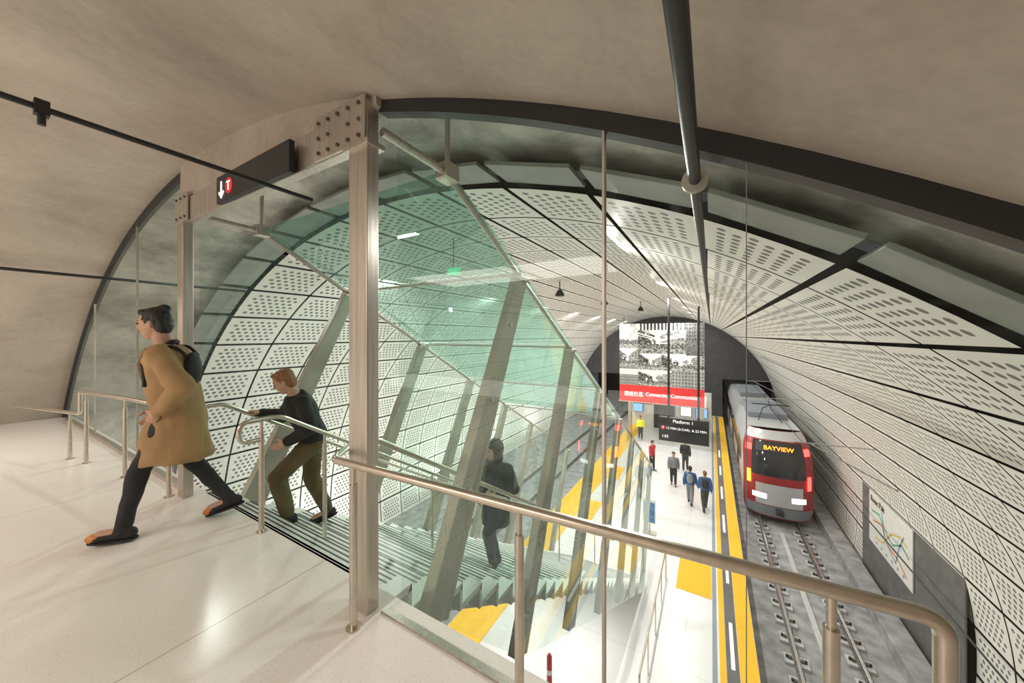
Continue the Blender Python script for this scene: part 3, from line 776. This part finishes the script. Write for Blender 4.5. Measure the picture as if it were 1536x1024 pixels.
for yy in (14.0,22.9,31.0):
    e=thing('catenary_bracket',(4.2,yy,-2.3),'grey tubular bracket holding the overhead wire from the wall','bracket','catenary brackets')
    MB().cyl((lxz(-2.9)-.06,yy,-2.9),(XC,yy,-1.85),.022).cyl((lxz(-1.8)-.06,yy,-1.8),(XC-.4,yy,-1.85),.018).obj('arm',RTOP,e,True)
    MB().cyl((XC,yy,-1.87),(XC,yy,-2.08),.012).obj('dropper',BLACK,e)
# ------------------------------------------------------------------ people
def hand(mb,w,d,nrm,side,curl=.35):
    d=V(d).normalized(); nrm=V(nrm); nrm=(nrm-d*nrm.dot(d)).normalized(); s=d.cross(nrm).normalized()*side
    Mx=Matrix((d*.052,s*.040,nrm*.017)).transposed()
    mb.sphere(w+d*.048,Mx); mb.cap(w-d*.02,.026,w+d*.03,.026)
    for i,(ln,of) in enumerate(((.070,.030),(.079,.010),(.073,-.010),(.057,-.029))):
        p=w+d*(.088-.004*abs(i-1))+s*of; a=curl*(.5+.12*i)
        for sg,r0,r1 in ((.45,.0098,.0090),(.32,.0090,.0084),(.23,.0084,.0075)):
            q=p+(d*math.cos(a)+nrm*math.sin(a))*ln*sg; mb.cap(p,r0,q,r1); p=q; a+=curl
    p=w+d*.025+s*.030; q=p+(d*.6+s*.65+nrm*.35).normalized()*.042; mb.cap(p,.015,q,.0115)
    mb.cap(q,.0115,q+(d*.9+s*.15+nrm*.4).normalized()*.036,.009)
def person(O,Fd,J,S,label,voxel=.007,group=None):
    O=V(O); Fd=V((*Fd,0)).normalized(); Ld=V((-Fd.y,Fd.x,0)); Z=V((0,0,1))
    W=lambda p:O+Fd*p[0]+Ld*p[1]+Z*p[2]
    D=lambda p:(Fd*p[0]+Ld*p[1]+Z*p[2]).normalized()
    far=voxel>.012
    e=thing('person',tuple(O),label,'person',group)
    j={k:W(v) for k,v in J.items() if k not in('footL','footR','look','handL','handR')}
    up=(j['head']-j['neck']).normalized()
    hf=D(J.get('look',(1,0,-.1))); hu=(Z*1.0+up*.3); hu=(hu-hf*hu.dot(hf)).normalized(); hs=hu.cross(hf)
    H=j['head']
    Mh=lambda a,b,c:Matrix((hf*a,hs*b,hu*c)).transposed()
    b=MB()
    sp=j['neck']-j['pelvis']; hx=(j['hipL']-j['hipR']).normalized(); sx=(j['shL']-j['shR']).normalized()
    def torso(mb,g,rings):
        rr=[]
        for t,w,d in rings:
            c=j['pelvis']+sp*t; x=hx.lerp(sx,max(0,min(1,t))).normalized(); y=sp.normalized().cross(x)
            rr.append((c,x*(w+g),y*(d+g)))
        mb.loft(rr)
    TR=[(-.16,.10,.08),(-.08,.155,.11),(.05,.165,.115),(.35,.135,.10),(.65,.16,.12),(.82,.165,.11),(.93,.12,.09),(1.02,.06,.06)]
    torso(b,0,TR)
    b.cap(j['neck']-up*.03,.058,H-up*.03-hf*.015,.052)
    b.sphere(H+hu*.022-hf*.008,Mh(.098,.077,.100)); b.sphere(H-hu*.035+hf*.020,Mh(.070,.060,.075))
    b.cap(H-hu*.088+hf*.055,.026,H-hu*.075+hf*.03,.045)
    b.cap(H+hf*.088+hu*.012,.009,H+hf*.106-hu*.022,.013)
    b.cap(H+hf*.082-hu*.052-hs*.018,.008,H+hf*.082-hu*.052+hs*.018,.008)
    b.cap(H+hf*.080+hu*.034-hs*.03,.010,H+hf*.080+hu*.034+hs*.03,.010)
    for s in (-1,1): b.sphere(H+hs*s*.078-hf*.004-hu*.005,Mh(.018,.008,.032))
    for s,q in ((1,'L'),(-1,'R')):
        b.cap(j['sh'+q],.056,j['el'+q],.042); b.cap(j['el'+q],.042,j['wr'+q],.028)
        b.cap(j['neck']-Z*.06+sx*s*.05,.06,j['sh'+q],.056)
        hd=J['hand'+q]; hand(b,j['wr'+q],D(hd[0]),D(hd[1]),(1 if s>0 else -1)*hd[2],hd[3])
        b.cap(j['hip'+q],.080,j['kn'+q],.054); b.cap(j['kn'+q],.052,j['an'+q],.035)
        b.ball(j['kn'+q].lerp(j['an'+q],.30)-Fd*.008,.050)
        fd=D(J['foot'+q]); b.cap(j['an'+q]-Z*.03-fd*.03,.034,j['an'+q]-Z*.035+fd*.13,.03)
    b.blob('body',S['skin'],e,voxel,3)
    if not far:
        for s in (-1,1):
            MB().sphere(H+hf*.0865+hs*s*.030+hu*.012,Mh(.007,.011,.006)).obj('eye',EYE,e,True)
            MB().cap(H+hf*.088+hs*s*.017+hu*.034,.004,H+hf*.079+hs*s*.045+hu*.034,.003).obj('eyebrow',S['hair'],e,True)
        MB().cap(H+hf*.088-hu*.052-hs*.014,.0065,H+hf*.088-hu*.052+hs*.014,.0065).obj('lips',LIP,e,True)
    vx=max(voxel*1.6,.012)
    t=MB(); torso(t,.014,[r for r in TR if r[0]<.36])
    lg=S.get('leg',.014)
    for q in 'LR':
        t.cap(j['hip'+q],.084+lg,j['kn'+q],.058+lg*1.3); an=j['an'+q]; kn=j['kn'+q]
        end=an+(kn-an).normalized()*.03; t.cap(kn,.058+lg*1.3,end,.042+lg*1.3)
    t.blob('trousers',S['legs'],e,vx,3,.010 if not far else 0,9)
    c=MB(); g=S.get('topg',.03); torso(c,g,[(max(r[0],S.get('top0',-.05)),r[1],r[2]) for r in TR if r[0]>S.get('top0',-.05)-.1])
    for s,q in ((1,'L'),(-1,'R')):
        c.cap(j['neck']-Z*.07+sx*s*.05,.06+g*.5,j['sh'+q],.058+g*.6)
        wr=j['wr'+q]+(j['el'+q]-j['wr'+q]).normalized()*.02
        c.cap(j['sh'+q],.058+g*.6,j['el'+q],.046+g*.8); c.cap(j['el'+q],.046+g*.8,wr,.034+g*.7)
    if 'skirt' in S:
        zt,zb,(a0,b0),(a1,b1),cf0=S['skirt']
        rr=[]
        for i in range(7):
            tt=i/6; z=zt+(zb-zt)*tt; rr.append((W((J['pelvis'][0]+(J['neck'][0]-J['pelvis'][0])*max(0,(z-J['pelvis'][2]))/.5+cf0*tt,0,z)),Ld*(a0+(a1-a0)*tt),Fd*(b0+(b1-b0)*tt)))
        c.loft(rr[::-1],28)
    c.blob(S.get('topname','jacket'),S['top'],e,vx,3,S.get('fold',.014) if not far else 0,6)
    if 'trim' in S:
        m=S['trim']
        for s in (-1,1):
            MB().prism([W((.20,s*.02,1.20)),W((.18,s*.07,1.42)),W((.12,s*.13,1.46)),W((.18,s*.11,1.33))],Fd*.02).obj('lapel',m,e,bevel=.004)
    if S.get('collar'):
        k=MB(); c0=j['neck']+Z*.0; k.sweep([c0-up*.03+sx*.085+hf*.01,c0+sx*.045-Fd*.07+Z*.03,c0-sx*.045-Fd*.07+Z*.03,c0-up*.03-sx*.085+hf*.01,c0+Fd*.08-Z*.07],.022,10)
        k.blob('collar',S['collar'],e,.010,2)
    hr=MB()
    st_=S.get('style','short')
    if st_=='hood':
        hr.sphere(H-hf*.055+hu*.02,Mh(.105,.108,.128)); hr.cap(H-hf*.06-hu*.08,.085,j['neck']-Z*.03,.10)
        hr.blob('hood',S['top'],e,.012,3,.006,9)
        h2=MB(); h2.sphere(H-hf*.015+hu*.050,Mh(.098,.086,.080))
        for s in (-1,1): h2.cap(H+hs*s*.075+hu*.03+hf*.01,.028,H+hs*s*.075-hu*.15+hf*.02,.026)
        h2.blob('hair',S['hair'],e,.010,2)
    else:
        hr.sphere(H-hf*.022+hu*.040,Mh(.098,.087,.096)); hr.sphere(H-hf*.05-hu*.01,Mh(.062,.080,.085))
        hr.cap(H+hf*.055+hu*.10-hs*.03,.022,H+hf*.055+hu*.10+hs*.03,.022)
        if st_=='bun': hr.sphere(H-hf*.075+hu*.115,Mh(.040,.04,.035))
        hr.blob('hair',S['hair'],e,.009 if not far else .016,2,.005,25)
    for q in 'LR':
        fd=D(J['foot'+q]); an=j['an'+q]; sx2=Z.cross(fd).normalized(); uu=fd.cross(sx2)
        s=MB(); heel=an-uu*.045-fd*.045
        s.cap(heel,.042,an-uu*.055+fd*.10,.038); s.sphere(an-uu*.058+fd*.13,Matrix((fd*.072,sx2*.045,uu*.032)).transposed()); s.cap(an-uu*.03,.05,an+uu*.015,.046)
        sh=s.blob('shoe',S['shoe'],e,vx*.8,2)
        if S.get('sole'):
            s=MB(); s.loft([(an-uu*.092+fd*.05,fd*.14,sx2*.045),(an-uu*.078+fd*.05,fd*.141,sx2*.046)],28,2.5); so=s.obj('sole',S['sole'],None); so.parent=sh
        if S.get('toe'):
            s=MB(); s.sphere(an-uu*.054+fd*.145,Matrix((fd*.058,sx2*.043,uu*.034)).transposed()); o_=s.obj('toe_cap',S['toe'],None,True); o_.parent=sh
    return e
J1=dict(pelvis=(0,0,.96),neck=(.09,0,1.47),head=(.145,0,1.64),hipL=(0.01,.085,.92),hipR=(-.01,-.085,.92),
 knL=(.19,.09,.52),anL=(.28,.10,.11),knR=(-.06,-.09,.50),anR=(-.30,-.10,.15),footL=(1,0,.04),footR=(1,0,-.28),
 shL=(.05,.175,1.40),shR=(.09,-.175,1.40),elL=(-.15,.24,1.15),wrL=(.03,.225,.98),elR=(.14,-.25,1.13),wrR=(.22,-.20,.93),
 handL=((.6,-.55,-.8),(0,-1,0),-1,.3),handR=((.4,.5,-.85),(0,1,0),-1,.4),look=(1,.0,-.12))
person((-3.72,1.02,0),(-.62,-.785),J1,dict(skin=SKIN,hair=HBLK,legs=JBLK,top=CAMEL,topname='coat',topg=.030,shoe=JBLK,sole=JBLK,toe=ORG,style='bun',collar=JBLK,skirt=(1.18,.56,(.175,.145),(.205,.225),.01),leg=.006,fold=.026,trim=CAMD),
 'person striding in a camel coat and orange-toed shoes')
bp=thing('backpack',(-3.5,1.2,1.1),'slim black backpack worn over a camel coat','backpack')
Fb=V((-.62,-.785,0)).normalized(); Lb=V((-Fb.y,Fb.x,0)); ob=V((-3.72,1.02,0))
c=ob-Fb*.095+V((0,0,1.28))
MB().sphere(c,Matrix((Fb*.045,Lb*.11,V((0,0,.14)))).transposed()).blob('pack_body',JBLK,bp,.012,2,.006)
for s in (-1,1):
    MB().sweep(fillet([c+Lb*s*.09+V((0,0,.10)),c+Lb*s*.10+Fb*.08+V((0,0,.20)),c+Lb*s*.12+Fb*.25+V((0,0,.12)),c+Lb*s*.13+Fb*.24-V((0,0,.12))],.08),.012,8).obj('strap',JBLK,bp,True)
J2=dict(pelvis=(.03,0,.98),neck=(.20,0,1.45),head=(.29,0,1.59),hipL=(.04,.085,.94),hipR=(.02,-.085,.94),
 knL=(.36,.10,.66),anL=(.27,.10,.17+.09),knR=(.03,-.09,.52),anR=(-.12,-.09,.115),footL=(1,.05,0),footR=(1,-.05,-.18),
 shL=(.15,.18,1.39),shR=(.18,-.18,1.39),elL=(.10,.26,1.13),wrL=(.29,.20,1.02),elR=(.26,-.34,1.17),wrR=(.46,-.40,1.23),
 handL=((.8,-.2,-.4),(0,-1,0),-1,.5),handR=((.9,0,.35),(0,0,-1),-1,.6),look=(.85,-.25,-.45))
person((-3.69,2.12,-RZ*3),(-.35,-.94),J2,dict(skin=SKIN2,hair=HBRN,legs=OLIVE,top=JBLK,topg=.03,shoe=JBLK,sole=JBLK,style='short',collar=JBLK,leg=.020,top0=-.12),
 'person climbing the stair in black jacket and olive trousers')
J3=dict(J2); J3.update(pelvis=(.05,0,.94),hipL=(.06,.085,.90),hipR=(.04,-.085,.90),knR=(.09,-.09,.49),anR=(-.05,-.09,.09),footR=(1,-.05,0),neck=(.10,0,1.44),head=(.14,0,1.60),look=(1,-.25,-.1),shL=(.06,.18,1.38),shR=(.09,-.18,1.38),elL=(.03,.27,1.13),wrL=(.22,.13,1.06),elR=(.10,-.26,1.12),wrR=(.28,-.12,1.0),
 handL=((.6,-.6,.3),(0,-1,0),-1,.5),handR=((.6,.5,-.4),(0,1,0),-1,.5))
person((-2.45,3.86,-RZ*9),(-.1,-.99),J3,dict(skin=SKIN2,hair=HBLK,legs=DENIM,top=JBLK2,topname='hooded_coat',topg=.030,shoe=JBLK,sole=JBLK,style='hood',skirt=(1.05,.64,(.18,.15),(.20,.18),.03),leg=.012),
 'person in a black hooded coat climbing the stair behind glass')
def walk(sg=1,st=.22):
    J=dict(pelvis=(0,0,.94),neck=(.03,0,1.45),head=(.05,0,1.61),hipL=(0,.085,.90),hipR=(0,-.085,.90),
    shL=(.02,.18,1.38),shR=(.02,-.18,1.38),look=(1,0,-.05),footL=(1,.05,0),footR=(1,-.05,0),
    handL=((.3,0,-1),(0,-1,0),-1,.3),handR=((.3,0,-1),(0,1,0),-1,.3))
    f,b=('L','R') if sg>0 else ('R','L'); l={'L':.09,'R':-.09}
    J['kn'+f]=(st*.65,l[f],.50); J['an'+f]=(st,l[f],.10); J['kn'+b]=(-.01,l[b],.48); J['an'+b]=(-st*1.1,l[b],.12)
    J['el'+f]=(-.10,l[f]*2.6,1.11); J['wr'+f]=(-.04,l[f]*2.7,.87); J['el'+b]=(.06,l[b]*2.6,1.11); J['wr'+b]=(.18,l[b]*2.6,.90)
    return J
PZ=-6.2
G='people on the platform'
person((-.85,17.7,PZ),(.1,1),walk(1),dict(skin=SKIN,hair=HBLK,legs=GREYC,top=BLUEC,shoe=JBLK,topg=.03),'person walking away in blue jacket and grey trousers',.016,G)
person((-.25,17.4,PZ),(-.2,1),walk(-1,.28),dict(skin=SKIN2,hair=HBRN,legs=DENIM,top=BLUEC,shoe=JBLK,topg=.03),'person striding away in blue top and dark trousers',.016,G)
person((-1.7,19.5,PZ),(.1,-1),walk(1,.12),dict(skin=SKIN,hair=HBLK,legs=JBLK,top=GREYC,shoe=JBLK,topg=.03),'person in grey jacket and black trousers on the platform',.016,G)
person((-1.3,22,PZ),(0,1),walk(-1,.15),dict(skin=SKIN,hair=HBLK,legs=DENIM,top=JBLK,shoe=JBLK,topg=.035),'person in black jacket standing further along the platform',.016,G)
person((-2.95,21,PZ),(.8,-.5),walk(1,.05),dict(skin=SKIN,hair=HBLK,legs=JBLK,top=REDC,shoe=JBLK,topg=.03),'person in red jacket standing on the platform',.016,G)
person((-4.6,27.0,PZ),(.2,-1),walk(1,.08),dict(skin=SKIN,hair=HBLK,legs=DENIM,top=VEST,shoe=JBLK,topg=.04),'station worker in a yellow high-visibility vest',.016,G)
for (x,y,z,m,s) in ((-.85,17.53,PZ+1.22,BLUEG,1),(-.25,17.22,PZ+1.22,JBLK,1)):
    e=thing('backpack',(x,y,z),'dark backpack on the back of a walking person','backpack')
    MB().sphere((x,y,z),Matrix(((.14,0,0),(0,.09,0),(0,0,.22)))).blob('pack_body',m,e,.02,2)
    MB().sweep([(x-.1,y+.02,z+.18),(x-.1,y+.16,z+.24),(x-.1,y+.22,z+.1)],.02,8).obj('strap',m,e)
# ------------------------------------------------------------------ lights
def area(loc,rot,sx,sy,e,col=(1,1,1)):
    l=bpy.data.lights.new('area_lamp','AREA'); l.shape='RECTANGLE'; l.size=sx; l.size_y=sy; l.energy=e; l.color=col
    o=bpy.data.objects.new('area_lamp',l); COL.objects.link(o); o.location=loc; o.rotation_euler=rot; return o
WARM=(1,.925,.85)
area((-3.5,-3.2,2.75),(0,0,0),4,1.5,170,WARM)
area((-4,-4.0,.35),(math.pi,0,0),8,2,185,WARM)
area((-8.2,-.8,2.0),(0,0,0),.8,.8,60,WARM)
for x in (-7.0,-1.6):
    for i in range(7):
        z=LZ+math.sqrt(LR**2-(x-LX)**2)-.06
        area((x,6.0+4.8*i,z),(0,0,0),.05,.5,220,(1,.97,.92))
area((-6.6,2.2,2.9),(0,0,0),.4,.06,22,(1,.98,.95))
area((-.6,2.3,2.5),(0,0,0),.4,.06,14,(1,.98,.95))
for yy in (8,14,20,26,33):
    area((-11.4,yy,-6.9),(math.pi,0,0),.14,.14,130,(1,.97,.92))  # unseen uplights added to brighten the vault panels
area((-3.0,8.2,-4.75),(0,0,0),1.8,2.0,38,(1,.98,.95))  # unseen lamp added to lighten the floor below the stair
area((-3.0,5.4,-3.4),(0,0,0),1.8,1.6,35,(1,.98,.95))  # second added lamp, lifting the shade under the upper steps
w=bpy.data.worlds.new('world'); scene.world=w; w.use_nodes=True
w.node_tree.nodes['Background'].inputs[0].default_value=(.5,.5,.5,1); w.node_tree.nodes['Background'].inputs[1].default_value=.1
scene.view_settings.view_transform='Standard'; scene.view_settings.exposure=0
